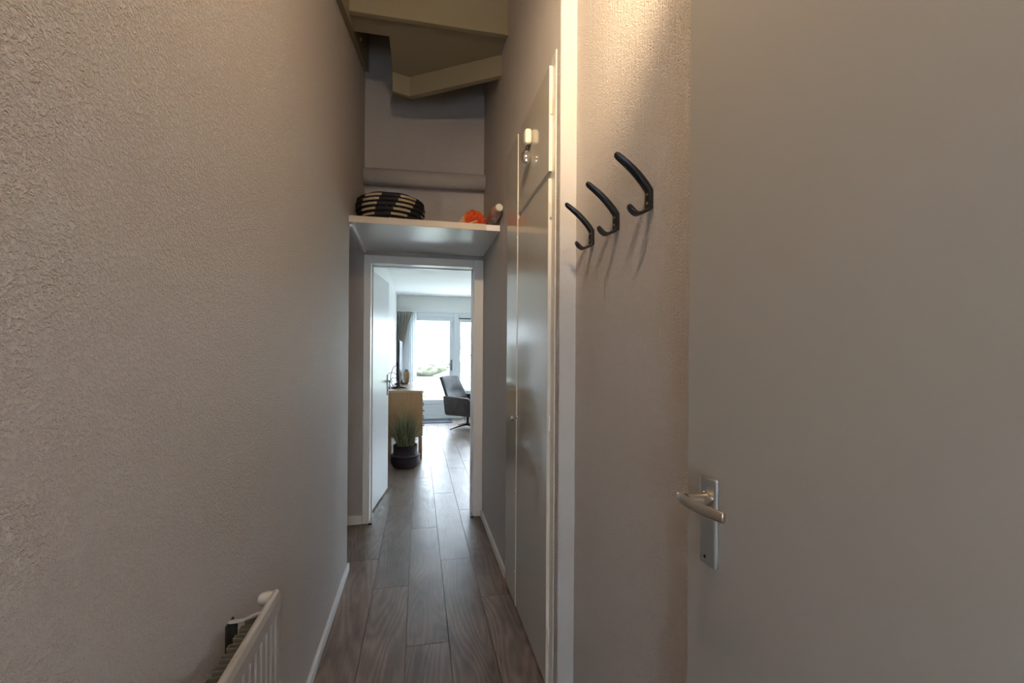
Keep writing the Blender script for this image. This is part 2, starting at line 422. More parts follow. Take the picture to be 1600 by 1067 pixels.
def coil_basket():
    c = Vector((-.190, 3.085, ZS1 + .001))
    o = thing('woven_basket', 'round navy and straw coiled basket on the left of the shelf', 'basket', c)
    bm = bmesh.new(); vals = []
    prof = [(.165, .015), (.186, .042), (.200, .070), (.209, .098), (.211, .126), (.206, .153)]
    N = 96
    for ci, (rr, zz) in enumerate(prof):
        rings = []
        for k in range(N):
            a = 2 * pi * k / N; ring = []
            for q in range(12):
                t = 2 * pi * q / 12
                rad = .0150 * (1 + .05 * sin(k * 2.1))
                ring.append(bm.verts.new((c.x + (rr + rad * cos(t)) * cos(a), c.y + (rr + rad * cos(t)) * sin(a), c.z + zz + rad * 1.0 * sin(t))))
            rings.append(ring)
        for k in range(N):
            A, Bq = rings[k], rings[(k + 1) % N]
            deg = (360 * (k + .5) / N - 270 + (5 - ci) * 3.5) % 60
            tan = 1.0 if 18 < deg < 49 else 0.0
            for q in range(12):
                bm.faces.new((A[q], A[(q + 1) % 12], Bq[(q + 1) % 12], Bq[q])); vals.append(tan if q in (0, 11) else 0.0)
    ring = [bm.verts.new((c.x + .16 * cos(2 * pi * k / N), c.y + .16 * sin(2 * pi * k / N), c.z + .012)) for k in range(N)]
    bm.faces.new(ring); vals.append(0)
    me = bpy.data.meshes.new('basket_body'); bm.to_mesh(me); bm.free(); me.transform(Matrix.Translation(-c))
    at = me.attributes.new('rnd', 'FLOAT', 'FACE'); at.data.foreach_set('value', vals)
    for p in me.polygons: p.use_smooth = True
    me.materials.append(M['basket']); q = bpy.data.objects.new('coiled_wall', me); COL.objects.link(q); q.parent = o
    bm = bmesh.new()
    pts = [(c.x + .192 * cos(2 * pi * k / 48), c.y + .192 * sin(2 * pi * k / 48), c.z + .170 + .002 * sin(k)) for k in range(49)]
    tube(bm, pts, .007, 6); obj('rim', bm, M['black'], o, smooth=True)
coil_basket()

def orange_bag():
    c = Vector((.348, 2.955, ZS1))
    bm = bmesh.new(); nu, nv = 40, 18; rows = []
    for j in range(nv + 1):
        v = j / nv; row = []
        for i in range(nu):
            a = 2 * pi * i / nu
            r = .060 * (1 - v ** 7) ** .5 * (1 + .12 * sin(5 * a + 3 * v) + .07 * sin(13 * a - 4 * v)) + .002
            z = .110 * v * (1 + .07 * sin(3 * a + 1)) + .006 * sin(9 * a + 8 * v) * v
            sq = 1 + .22 * abs(cos(2 * a)) * (1 - v)
            row.append(bm.verts.new((c.x + r * cos(a) * sq, c.y + r * sin(a) * .8 * sq, c.z + max(z, .001))))
        rows.append(row)
    for j in range(nv):
        for i in range(nu): bm.faces.new((rows[j][i], rows[j][(i + 1) % nu], rows[j + 1][(i + 1) % nu], rows[j + 1][i]))
    bm.faces.new(rows[0][::-1]); bm.faces.new(rows[-1])
    for v in bm.verts:                       # crumple folds
        d = R.uniform(-.003, .003); v.co.x += d; v.co.y += R.uniform(-.003, .003)
    for (ax, az, w_) in ((-.02, .045, .02), (.03, .07, .012)):
        for v in bm.verts:
            q = (v.co.x - c.x - ax); zz = v.co.z - c.z - az
            dd = abs(q - zz * .9)
            if v.co.y < c.y and dd < w_: v.co.y += .018 * (1 - dd / w_)
    o = thing('orange_bag', 'crumpled bright orange fabric bag on the shelf beside the bottle', 'bag', c)
    obj('pouch', bm, M['orange'], o, smooth=True)
    bm = bmesh.new(); prism(bm, [(c.x - .125, c.z + .001), (c.x - .02, c.z + .001), (c.x - .055, c.z + .088)], 'Y', c.y - .03, c.y - .012)
    q = obj('flap', bm, M['rawwood'], o, bevel=.003); q['label'] = 'folded brown flap'
    bm = bmesh.new(); tube(bm, [(c.x - .03, c.y - .078, c.z + .012), (c.x - .008, c.y - .088, c.z + .017), (c.x + .015, c.y - .082, c.z + .028)], .003, 6)
    q = obj('drawstring', bm, M['knobw'], o, smooth=True)
orange_bag()

def bottle():
    # lies on the shelf at the right wall, neck towards the hallway and tipped up
    base = Vector((.458, 2.945, ZS1 + .040)); tip = Vector((.480, 2.715, ZS1 + .070))
    ax = (tip - base).normalized(); L = (tip - base).length
    rot = Vector((0, 0, 1)).rotation_difference(ax).to_matrix().to_4x4()
    o = thing('plastic_bottle', 'clear plastic wrapped bottle with red print and white cap, lying at the shelf end', 'bottle', (base.x, base.y, ZS1))
    def add(name, prof, m, lab=None, seg=28):
        bm = bmesh.new(); lathe(bm, prof, seg=seg)
        bmesh.ops.transform(bm, matrix=Matrix.Translation(base) @ rot, verts=bm.verts)
        q = obj(name, bm, m, o, smooth=True)
        if lab: q['label'] = lab
    add('body', [(.004, 0), (.030, .0), (.035, .012), (.034, .03), (.035, .05), (.034, .08), (.035, .11), (.035, .14), (.033, .165), (.026, .185), (.018, .195), (.014, L - .012)], M['wrap'])
    add('cap', [(.004, L - .014), (.023, L - .014), (.0245, L - .010), (.0245, L + .004), (.022, L + .008), (.004, L + .009)], M['knobw'], 'white screw cap')
    bm = bmesh.new()
    prof = [(.0255, L - .022), (.033, L - .035), (.037, L - .06), (.0372, .12), (.0368, .06), (.0372, .02)]
    lathe(bm, prof, seg=28)
    for v in bm.verts: v.co += Vector((R.uniform(-.0015, .0015), R.uniform(-.0015, .0015), 0))
    bmesh.ops.transform(bm, matrix=Matrix.Translation(base) @ rot, verts=bm.verts)
    q = obj('wrap', bm, M['clear'], o); q['label'] = 'loose clear film'
bottle()

# pipe boxed in wallpaper on the end wall
bm = bmesh.new(); lathe(bm, [(.062, XL + .002), (.062, XR - .002)], (0, YE - .064, 2.675), 32, 'X')
for v in bm.verts: v.co.z += (v.co.x - XL) * .025
tag(obj('wall_pipe', bm, M['paper'], smooth=False), 'fat wallpapered pipe running across the end wall above the shelf', 'pipe')
for p in bpy.data.objects['wall_pipe'].data.polygons: p.use_smooth = len(p.vertices) == 4

# ---------------------------------------------------------------- stairs overhead
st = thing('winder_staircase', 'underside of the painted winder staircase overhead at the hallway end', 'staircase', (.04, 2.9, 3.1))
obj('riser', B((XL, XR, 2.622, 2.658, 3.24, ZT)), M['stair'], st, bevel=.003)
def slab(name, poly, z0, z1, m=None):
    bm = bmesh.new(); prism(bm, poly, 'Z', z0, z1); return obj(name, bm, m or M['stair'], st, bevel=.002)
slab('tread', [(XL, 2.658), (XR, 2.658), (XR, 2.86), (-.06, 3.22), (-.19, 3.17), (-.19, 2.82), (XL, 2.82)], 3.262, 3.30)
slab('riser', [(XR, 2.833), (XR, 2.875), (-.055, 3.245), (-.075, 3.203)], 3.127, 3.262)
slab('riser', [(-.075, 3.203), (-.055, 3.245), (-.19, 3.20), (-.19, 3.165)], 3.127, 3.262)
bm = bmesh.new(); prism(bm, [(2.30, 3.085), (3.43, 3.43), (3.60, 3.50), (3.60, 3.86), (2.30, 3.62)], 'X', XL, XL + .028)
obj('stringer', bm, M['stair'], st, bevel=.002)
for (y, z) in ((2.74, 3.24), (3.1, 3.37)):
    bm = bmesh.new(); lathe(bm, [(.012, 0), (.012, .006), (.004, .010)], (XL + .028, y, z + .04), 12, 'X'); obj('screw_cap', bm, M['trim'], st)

# ---------------------------------------------------------------- closet
cl = thing('closet', 'tall glossy built-in closet on the right wall with upper and lower door', 'closet', (XR, 2.07, 0))
XF = .495
bm = bmesh.new()
box(bm, .508, XR + .001, 1.640, 1.70, .03, 2.50); box(bm, .508, XR + .001, 1.70, 2.235, 2.018, 2.052); box(bm, .508, XR + .001, 1.70, 2.50, 2.46, 2.475)
obj('frame', bm, M['closet_edge'], cl, bevel=.001)
def cdoor(y0, y1, z0, z1):
    d = obj('door', B((XF, .5085, y0, y1, z0, z1)), M['closet'], cl, bevel=.0012)
    e = obj('edge_band', B((XF + .0005, .5085, y0 - .002, y0 - .0001, z0, z1)), M['closet_edge'], d); e['label'] = 'cream near edge'
    return d
lower = cdoor(1.690, 2.238, .030, 2.020); lower['label'] = 'tall lower door'
upper = cdoor(1.686, 2.238, 2.048, 2.462); upper['label'] = 'short upper door'
fill = obj('side_panel', B((XF - .002, .5085, 2.243, 2.510, .030, 2.46)), M['closet'], cl, bevel=.0012)
e = obj('edge_band', B((XF - .003, XF + .006, 2.2395, 2.2429, .030, 2.46)), M['closet_edge'], fill)
for z, par in ((1.894, lower), (1.056, lower), (.223, lower), (2.30, upper)):
    bm = bmesh.new(); lathe(bm, [(.0045, -.030), (.0045, .030)], (.503, 1.682, z), 10, 'Z'); box(bm, .5005, .5075, 1.683, 1.6878, z - .024, z + .024)
    obj('hinge', bm, M['closet_edge'] if z > 1.5 else M['trim'], par, smooth=False)
bm = bmesh.new(); lathe(bm, [(.011, XF - .001), (.011, XF - .004), (.004, XF - .006), (.004, XF - .020), (.0105, XF - .024), (.0135, XF - .030), (.0105, XF - .037), (.004, XF - .040)], (0, 2.205, 1.002), 20, 'X')
obj('knob', bm, M['chrome'], lower, smooth=True)
for (y, z) in ((2.50, .40), (2.26, .20), (2.25, 1.93), (2.25, .62)):
    bm = bmesh.new(); lathe(bm, [(.004, XF - .0025), (.003, XF - .004)], (0, y, z), 8, 'X'); obj('screw', bm, M['trim'], fill)

# adhesive hook on the upper door
dh = thing('adhesive_hook', 'white and chrome stick-on hook on the upper closet door', 'hook', (XF, 1.975, 2.31))
bm = bmesh.new(); box(bm, XF - .032, XF - .0005, 1.950, 2.00, 2.280, 2.348)
obj('backplate', bm, M['hookw'], dh, bevel=.012, smooth=True, seg=5)
bm = bmesh.new(); tube(bm, [(XF - .012, 1.976, 2.285), (XF - .016, 1.976, 2.272), (XF - .018, 1.975, 2.258)], .006, 10); obj('neck', bm, M['black'], dh, smooth=True)
bm = bmesh.new(); lathe(bm, [(.002, -.040), (.011, -.037), (.019, -.023), (.021, -.005), (.018, .010), (.011, .021), (.005, .026)], (XF - .023, 1.975, 2.230), 20)
obj('chrome_knob', bm, M['chrome'], dh, smooth=True)

# ---------------------------------------------------------------- three coat hooks
def make_hook():
    o = thing('coat_hook', 'black metal double coat hook on the right wall, nearest of the three', 'coat hook', (XH, 1.037, 1.721), 'black coat hooks on the right wall')
    def strip(pts):     # pts: (outer u, z, inner u, z, half width) side outline, extruded across, with a recessed inner face
        bm = bmesh.new(); L = []
        for (u, z, p, q_, ww) in pts:
            A_, B_ = Vector((u, z)), Vector((p, q_)); D_ = B_ - A_; m_ = A_ + D_ * .35; g_ = A_ + D_ * .82
            q = [(A_, -ww), (A_, ww), (m_, ww + .0012), (B_, ww - .001), (B_, ww * .62), (g_, ww * .45), (g_, -ww * .45), (B_, -ww * .62), (B_, -ww + .001), (m_, -ww - .0012)]
            L.append([bm.verts.new((-c.x, y, c.y)) for c, y in q])
        for a, b in zip(L, L[1:]):
            for k in range(10): bm.faces.new((a[k], a[(k + 1) % 10], b[(k + 1) % 10], b[k]))
        bm.faces.new(L[0][::-1]); bm.faces.new(L[-1]); return bm
    W = .0118
    up = [(.0004, -.014, .0125, -.014, W), (.0004, .024, .0125, .021, W), (.0075, .0345, .0180, .029, W), (.014, .0435, .0245, .038, W), (.025, .0555, .0345, .049, W), (.036, .0665, .0445, .060, W),
          (.050, .079, .0575, .072, W), (.065, .0905, .0715, .0835, W * .97), (.078, .0995, .0835, .0925, W * .94), (.088, .1065, .0935, .0995, W * .88), (.094, .1105, .0985, .1045, W * .72), (.0985, .1125, .1005, .1095, W * .4)]
    obj('upper_prong', strip(up), M['black'], o, bevel=.0008, local=True, smooth=True)
    lo = [(.0004, -.0145, .0125, -.0145, W), (.0004, -.023, .0125, -.0205, W), (.007, -.028, .014, -.0215, W), (.020, -.034, .022, -.0265, W), (.032, -.0395, .033, -.032, W * .97), (.041, -.0405, .0395, -.033, W * .95),
          (.050, -.036, .046, -.029, W * .92), (.058, -.029, .053, -.022, W * .88), (.063, -.021, .0585, -.016, W * .72), (.064, -.016, .0615, -.0135, W * .4)]
    obj('lower_prong', strip(lo), M['black'], o, bevel=.0008, local=True, smooth=True)
    for z in (.014, -.008):
        bm = bmesh.new(); lathe(bm, [(.0034, -.0095), (.0034, -.0130), (.0015, -.0137)], (0, .0, z), 12, 'X')
        q = obj('screw', bm, M['brass'], o, local=True); q['label'] = 'silver screw head'
    return o
def copy_tree(o, parent=None):
    c = o.copy(); COL.objects.link(c); c.parent = parent
    for ch in [x for x in bpy.data.objects if x.parent == o]: copy_tree(ch, c)
    return c
h1 = make_hook()
h2 = copy_tree(h1); h2.location = (XH, 1.231, 1.720); h2['label'] = 'black metal double coat hook on the right wall, middle of the three'
h3 = copy_tree(h1); h3.location = (XH, 1.422, 1.722); h3['label'] = 'black metal double coat hook on the right wall, farthest and next to the pale return'

# ---------------------------------------------------------------- near door on the right
d2 = sthing('door_2', 'large plain beige door filling the right of the view', 'door', (XD, .4, 0))
obj('door_panel', B((XD, XD + .040, -.03, .808, .01, 2.16)), M['door'], d2, bevel=.003)
pl = obj('door_handle', B((XD - .009, XD + .001, .709, .757, .940, 1.105)), M['plate'], d2, bevel=.005, seg=3); pl['label'] = 'brushed metal backplate with lever'
bm = bmesh.new(); lathe(bm, [(.0135, XD - .008), (.0135, XD - .014), (.0115, XD - .015), (.0110, XD - .038), (.0115, XD - .054)], (0, .728, 1.066), 24, 'X'); obj('neck', bm, M['steel'], pl, smooth=True)
bm = bmesh.new(); path = [(XD - .0575, .748, 1.067, .0086), (XD - .060, .735, 1.067, .0100), (XD - .061, .715, 1.066, .0104), (XD - .0605, .695, 1.066, .0104), (XD - .058, .672, 1.066, .0102), (XD - .0545, .650, 1.067, .0100), (XD - .051, .630, 1.067, .0094)]
rings = []
for i, (x, y, z, h) in enumerate(path):
    a = Vector(path[max(i - 1, 0)][:3]); b = Vector(path[min(i + 1, len(path) - 1)][:3]); t = (b - a).normalized(); s = t.cross(Vector((0, 0, 1))).normalized()
    p = Vector((x, y, z)); th = .0042
    rings.append([bm.verts.new(p + s * (th * cos(k * pi / 6)) + Vector((0, 0, 1)) * (h * (abs(sin(k * pi / 6)) ** .6) * (1 if sin(k * pi / 6) >= 0 else -1))) for k in range(12)])
for a, b in zip(rings, rings[1:]):
    for k in range(12): bm.faces.new((a[k], a[(k + 1) % 12], b[(k + 1) % 12], b[k]))
bm.faces.new(rings[0][::-1]); bm.faces.new(rings[-1])
obj('lever', bm, M['steel'], pl, smooth=True, bevel=.001)
for (y, z, r) in ((.738, 1.040, .0022), (.738, .955, .0034)):
    bm = bmesh.new(); lathe(bm, [(r, XD - .0088), (r * .8, XD - .0102)], (0, y, z), 12, 'X'); obj('screw', bm, M['dark'] if r > .003 else M['brass'], pl)

# ---------------------------------------------------------------- radiator on the left wall
ra = thing('radiator', 'white ribbed panel radiator low on the left wall', 'radiator', (-.36, .55, .14))
bm = bmesh.new(); y0, y1 = -.20, 1.190; XFp = -.330
pitch = .0333
# ribbed front sheet : profile in (y, x)
prof = []; y = y1 - .010
prof.append((y1, XFp - .012)); prof.append((y1 - .003, XFp - .004))
while y > y0 + .04:
    prof += [(y, XFp), (y - .020, XFp), (y - .0225, XFp - .0035), (y - .0308, XFp - .0035)]
    y -= pitch
prof.append((y0, XFp)); prof.append((y0, XFp - .012))
A = [bm.verts.new((x, yy, .20)) for yy, x in prof]; C = [bm.verts.new((x, yy, .715)) for yy, x in prof]
for i in range(len(prof) - 1): bm.faces.new((A[i], A[i + 1], C[i + 1], C[i]))
bm.faces.new((A[0], C[0], C[-1], A[-1])); bm.faces.new(A); bm.faces.new(C[::-1])
obj('front_panel', bm, M['rad'], ra)
bm = bmesh.new()
prism(bm, [(XFp - .016, .700), (XFp + .001, .700), (XFp + .0015, .730), (XFp - .002, .744), (XFp - .008, .749), (XFp - .014, .747), (XFp - .0175, .738)], 'Y', y0, y1)
prism(bm, [(XFp - .016, .215), (XFp + .001, .215), (XFp + .001, .17), (XFp - .006, .155), (XFp - .016, .16)], 'Y', y0, y1)
obj('top_rail', bm, M['rad'], ra, bevel=.0015)
bm = bmesh.new(); pts = []; y = y1 - .045; i = 0
while y > y0 + .03:
    pts += [(XFp - .017, y), (XFp - .058, y - .004), (XFp - .058, y - .017), (XFp - .017, y - .021)]; y -= pitch
for zz in (0,):
    lo = [bm.verts.new((x, yy, .22)) for x, yy in pts]; hi = [bm.verts.new((x, yy, .712)) for x, yy in pts]
    lo2 = [bm.verts.new((x + .0012, yy + .0012, .22)) for x, yy in pts]; hi2 = [bm.verts.new((x + .0012, yy + .0012, .712)) for x, yy in pts]
    for k in range(len(pts) - 1):
        bm.faces.new((lo[k], lo[k + 1], hi[k + 1], hi[k])); bm.faces.new((lo2[k], hi2[k], hi2[k + 1], lo2[k + 1])); bm.faces.new((hi[k], hi[k + 1], hi2[k + 1], hi2[k])); bm.faces.new((lo[k], lo2[k], lo2[k + 1], lo[k + 1]))
obj('convector_fins', bm, M['fin'], ra)
br = obj('bracket', B((XL + .001, XL + .018, 1.128, 1.134, .45, .712), (XL + .0005, XL + .004, 1.11, 1.15, .45, .712)), M['dark'], ra)
bm = bmesh.new(); prism(bm, [(XL + .001, .710), (XL + .03, .711), (-.365, .720), (-.344, .727), (-.344, .731), (-.37, .724), (XL + .03, .7145), (XL + .001, .714)], 'Y', 1.122, 1.134)
obj('bracket_arm', bm, M['rad'], br, bevel=.001)
bm = bmesh.new(); lathe(bm, [(.004, -.022), (.010, -.021), (.0150, -.015), (.0170, -.004), (.0165, .008), (.012, .018), (.006, .022)], (-.362, 1.205, .718), 20, 'X')
obj('valve_cap', bm, M['knobw'], ra, smooth=True)

# ---------------------------------------------------------------- hall lamp (above the picture)
lamp = thing('pendant_lamp', 'small hanging lamp with a warm bulb and a spot head high over the hallway', 'lamp', LAMP + Vector((0, 0, -.06)))
bm = bmesh.new(); lathe(bm, [(.006, ZT - .001), (.006, LAMP.z + .075)], (LAMP.x, LAMP.y, 0), 10); obj('stem', bm, M['knobw'], lamp)
bm = bmesh.new(); lathe(bm, [(.045, ZT - .02), (.05, ZT - .001)], (LAMP.x, LAMP.y, 0), 20); obj('canopy', bm, M['knobw'], lamp)
bm = bmesh.new(); lathe(bm, [(.018, LAMP.z + .05), (.02, LAMP.z + .075), (.008, LAMP.z + .09)], (LAMP.x, LAMP.y, 0), 16); obj('socket', bm, M['knobw'], lamp)
bm = bmesh.new(); tube(bm, [(LAMP.x + .006, LAMP.y, LAMP.z + .07), (LAMP.x + .05, LAMP.y + .015, LAMP.z + .05), (LAMP.x + .06, LAMP.y + .02, LAMP.z + .01)], .005, 8); obj('spot_arm', bm, M['knobw'], lamp)

# ================================================================ living room
struct('wall_living_left', B((LX0 - .1, LX0, YE + .1, LY1, 0, LZ)), M['wall_side'], 'white side wall of the living room behind the television', 'wall')
struct('wall_living_near', B((XR + .02, LX1, YE, YE + .1, 0, LZ), (LX0, XR + .02, YE + .1, YE + .105, 2.085, LZ)), M['wall_l'], 'living room wall around the doorway', 'wall')
struct('wall_living_right', B((LX1, LX1 + .1, YE, LY1 + .1, 0, LZ)), M['wall_l'], 'right wall of the living room', 'wall')
struct('ceiling_living', B((LX0 - .1, LX1 + .1, YE + .1, LY1 + .1, LZ, LZ + .1)), M['ceil_l'], 'white living room ceiling', 'ceiling')
struct('wall_living_far', B((LX0 - .1, LX1, LY1, LY1 + .1, 2.14, LZ), (.775, LX1, LY1, LY1 + .1, 0, .56)), M['wall_l'], 'pale lintel and low wall around the garden windows', 'wall')
# garden door
gd = sthing('door_3', 'white glazed garden door with low panelled bottom', 'door', (.27, LY1, 0))
bm = bmesh.new(); Y0, Y1 = LY1 + .01, LY1 + .065
box(bm, -.16, -.05, Y0, Y1, .03, 2.05); box(bm, .605, .69, Y0, Y1, .03, 2.05); box(bm, -.05, .605, Y0, Y1, 1.975, 2.05); box(bm, -.05, .605, Y0, Y1, .30, .385); box(bm, -.05, .605, Y0, Y1, .03, .08)
obj('frame', bm, M['upvc'], gd, bevel=.006)
bm = bmesh.new()
box(bm, -.05, .605, Y0 + .022, Y1 - .012, .08, .30)
for k in range(3): box(bm, -.05, .605, Y0 + .015, Y1 - .01, .08 + k * .0735, .08 + k * .0735 + .068)
obj('bottom_panel', bm, M['upvc'], gd, bevel=.005)
obj('glass_pane', B((-.05, .605, Y0 + .025, Y0 + .029, .385, 1.975)), M['glass'], gd)
bm = bmesh.new(); box(bm, .630, .664, Y0 - .008, Y0 + .001, .97, 1.19); hp = obj('door_handle', bm, M['grip'], gd, bevel=.003)
bm = bmesh.new(); tube(bm, [(.647, Y0, 1.10), (.647, Y0 - .045, 1.10), (.632, Y0 - .05, 1.10), (.54, Y0 - .048, 1.102)], [.009, .009, .009, .007]); obj('lever', bm, M['grip'], hp, smooth=True)
bm = bmesh.new(); box(bm, .655, .665, Y0 - .008, Y0 + .001, 1.84, 1.96); obj('bolt', bm, M['plate'], gd)
# frame members and fixed windows
bm = bmesh.new()
box(bm, LX0, -.16, Y0 - .01, Y1 + .03, 0, 2.14); box(bm, .69, .775, Y0 - .03, Y1 + .03, 0, 2.14); box(bm, -.16, .69, Y0 - .01, Y1 + .03, 2.05, 2.14)
box(bm, -.16, .69, Y0 - .01, Y1 + .03, 0.0, .03)
struct('trim_2', bm, M['upvc'], 'white frame posts and head rail around the garden door', 'window frame', bevel=.006)
wn = sthing('window_1', 'wide fixed garden window beside the glazed door', 'window', (2.0, LY1, .56))
bm = bmesh.new(); xs = [.775, 2.05, 3.3, LX1]
box(bm, .775, LX1, Y0, Y1, .56, .64); box(bm, .775, LX1, Y0, Y1, 2.09, 2.14); box(bm, .775, LX1, Y0 + .01, Y1 - .01, 1.955, 1.985)
for x in xs: box(bm, x - .001, x + .055, Y0, Y1, .64, 2.09)
obj('frame', bm, M['upvc'], wn, bevel=.005)
obj('glass_pane', B((.83, LX1, Y0 + .025, Y0 + .029, .64, 1.96)), M['glass'], wn)
v = obj('vent_grille', B((.80, 2.02, Y0 - .006, Y0 + .03, 1.985, 2.02), (.80, 2.02, Y0 - .006, Y0 + .03, 2.045, 2.085)), M['upvc'], wn, bevel=.002)
obj('grille_slot', B((.795, 2.025, Y0 - .001, Y0 + .02, 1.987, 2.087)), M['plastic_black'], v)
obj('sill', B((.775, LX1, LY1 - .12, Y0, .545, .575)), M['upvc'], wn, bevel=.005)

# curtain, sheer, rail
def pleats(x0, x1, yb, z0, z1, n_, amp, waist=None, m=None, name='panel', parent=None, th=.002):
    bm = bmesh.new(); NU, NV = n_ * 10, 24
    def fn(u, v):
        z = z0 + (z1 - z0) * v
        xa, xb = x0, x1
        if waist:
            zw, xw, xlow = waist
            if z > zw: t = (z1 - z) / (z1 - zw); xb = x1 + (xw - x1) * (t ** .8)
            else: t = (zw - z) / (zw - z0); xb = xw + (xlow - xw) * min(1, t * 2.5)
        ph = u * n_ * 2 * pi
        a = amp * (.55 + .45 * (1 - abs(v - .5)))
        return (xa + (xb - xa) * u + .004 * sin(ph * 2), yb + a * sin(ph) + .004 * sin(ph * .37 + v * 6), z), (0, 1, 0)
    sheet(bm, fn, NU, NV, th)
    return obj(name, bm, m, parent, smooth=True)
cu = thing('curtain', 'grey beige pleated curtain tied back left of the garden door', 'curtain', (-.28, 8.98, 0))
pleats(-.425, -.13, 8.965, .03, 2.08, 6, .034, (1.10, -.36, -.30), M['curtain'], 'drape', cu)
pleats(-.425, -.13, 8.965, 2.06, 2.135, 14, .010, None, M['curtain'], 'pleated_heading', cu)
bm = bmesh.new(); tube(bm, [(-.42, 8.93, 1.14), (-.38, 8.925, 1.10), (-.345, 8.94, 1.10), (-.345, 9.0, 1.12)], .008, 8); obj('tieback', bm, M['curtain'], cu, smooth=True)
sc = thing('sheer_curtain', 'white translucent sheer curtain between drape and garden door', 'curtain', (-.09, 9.05, 0))
pleats(-.20, -.045, 9.04, .03, 2.135, 4, .014, None, M['sheer'], 'voile', sc, .0006)
tag(obj('curtain_rail', B((-.43, 2.2, 8.955, 8.975, 2.1385, 2.152)), M['upvc']), 'slim white curtain rail under the lintel over the garden door', 'curtain rail')

# doormat
tag(obj('doormat', B((.05, .64, 8.53, 8.98, .0005, .012)), M['mat'], bevel=.004), 'flat dark blue grey doormat before the garden door', 'doormat')

# sideboard
sb = thing('sideboard', 'oak sideboard on square legs along the left living room wall', 'sideboard', (-.16, 6.5, 0))
SX0, SX1, SY0, SY1, SZ0, SZ1 = -.372, .052, 5.69, 7.40, .275, .858
obj('body', B((SX0, SX1 - .018, SY0, SY1, SZ0, SZ1 - .022)), M['oak'], sb, bevel=.002)
obj('top', B((SX0, SX1, SY0 - .002, SY1 + .002, SZ1 - .022, SZ1)), M['oak_top'], sb, bevel=.002)
for (x, y) in ((SX0 + .002, SY0 + .002), (SX1 - .050, SY0 + .002), (SX0 + .002, SY1 - .047), (SX1 - .050, SY1 - .047)):
    obj('leg', B((x, x + .045, y, y + .045, 0, SZ0)), M['oak'], sb, bevel=.002)
for r in range(3):
    for c in range(2):
        y = SY0 + .012 + c * .845; z = SZ0 + .01 + r * .184
        d = obj('drawer', B((SX1 - .018, SX1, y, y + .835, z, z + .178)), M['oak'], sb, bevel=.0015)
        for yy in ((y + .10), (y + .72)):
            bm = bmesh.new(); lathe(bm, [(.004, SX1), (.004, SX1 + .010), (.010, SX1 + .012), (.010, SX1 + .020)], (0, yy, z + .12), 12, 'X'); obj('knob', bm, M['black'], d)

# television
tv = thing('television', 'flat black television seen almost edge-on on the oak sideboard', 'television', (-.25, 6.45, SZ1))
obj('housing', B((-.268, -.246, 5.98, 6.94, .930, 1.490), (-.29, -.266, 6.15, 6.78, .96, 1.20)), M['plastic_black'], tv, bevel=.004)
obj('screen', B((-.2465, -.2445, 5.988, 6.932, .942, 1.482)), M['screen'], tv)
for y in (6.06, 6.80):
    bm = bmesh.new()
    prism(bm, [(-.355, SZ1), (-.345, SZ1 + .014), (-.285, SZ1 + .028), (-.27, .945), (-.24, .945), (-.235, SZ1 + .03), (-.165, SZ1 + .014), (-.150, SZ1)], 'Y', y, y + .025)
    obj('foot', bm, M['plastic_black'], tv, bevel=.002)

bm = bmesh.new(); lathe(bm, [(.026, 0), (.030, .006), (.040, .06), (.051, .115), (.052, .140), (.044, .172), (.026, .194), (.022, .198)], (-.182, 7.06, SZ1 + .001), 28)
vs = thing('vase', 'small tan shouldered vase with dark mouth behind the television', 'vase', (-.182, 7.06, SZ1))
obj('body', bm, M['vase'], vs, smooth=True)
bm = bmesh.new(); lathe(bm, [(.021, .196), (.028, .200), (.029, .208), (.023, .211)], (-.182, 7.06, SZ1 + .001), 24); obj('rim', bm, M['rim'], vs, smooth=True)

def bez(P, n_=18):
    out = []
    for i in range(len(P) - 1):
        p0 = Vector(P[max(i - 1, 0)]); p1 = Vector(P[i]); p2 = Vector(P[i + 1]); p3 = Vector(P[min(i + 2, len(P) - 1)])
        for k in range(n_):
            t = k / n_
            out.append(.5 * ((2 * p1) + (-p0 + p2) * t + (2 * p0 - 5 * p1 + 4 * p2 - p3) * t * t + (-p0 + 3 * p1 - 3 * p2 + p3) * t ** 3))
    out.append(Vector(P[-1])); return out
cabs = [([(-.29, 6.2, 1.16), (-.33, 6.1, 1.13), (-.36, 6.05, 1.02), (-.35, 6.05, .93), (-.31, 6.1, .863)], 'black cable rising highest behind the television'),
        ([(-.28, 6.16, 1.03), (-.34, 6.02, 1.07), (-.405, 5.95, 1.03), (-.41, 5.95, .93), (-.36, 6.0, .864)], 'black cable in a wide loop against the white wall'),
        ([(-.28, 6.16, .99), (-.33, 5.98, 1.00), (-.365, 5.92, .95), (-.35, 5.90, .89), (-.30, 5.92, .863)], 'black cable curling lowest onto the sideboard top')]
for P, lab in cabs:
    bm = bmesh.new(); tube(bm, bez(P), .0045, 6); tag(obj('cable', bm, M['plastic_black'], smooth=True), lab, 'cable', 'cables behind the television')

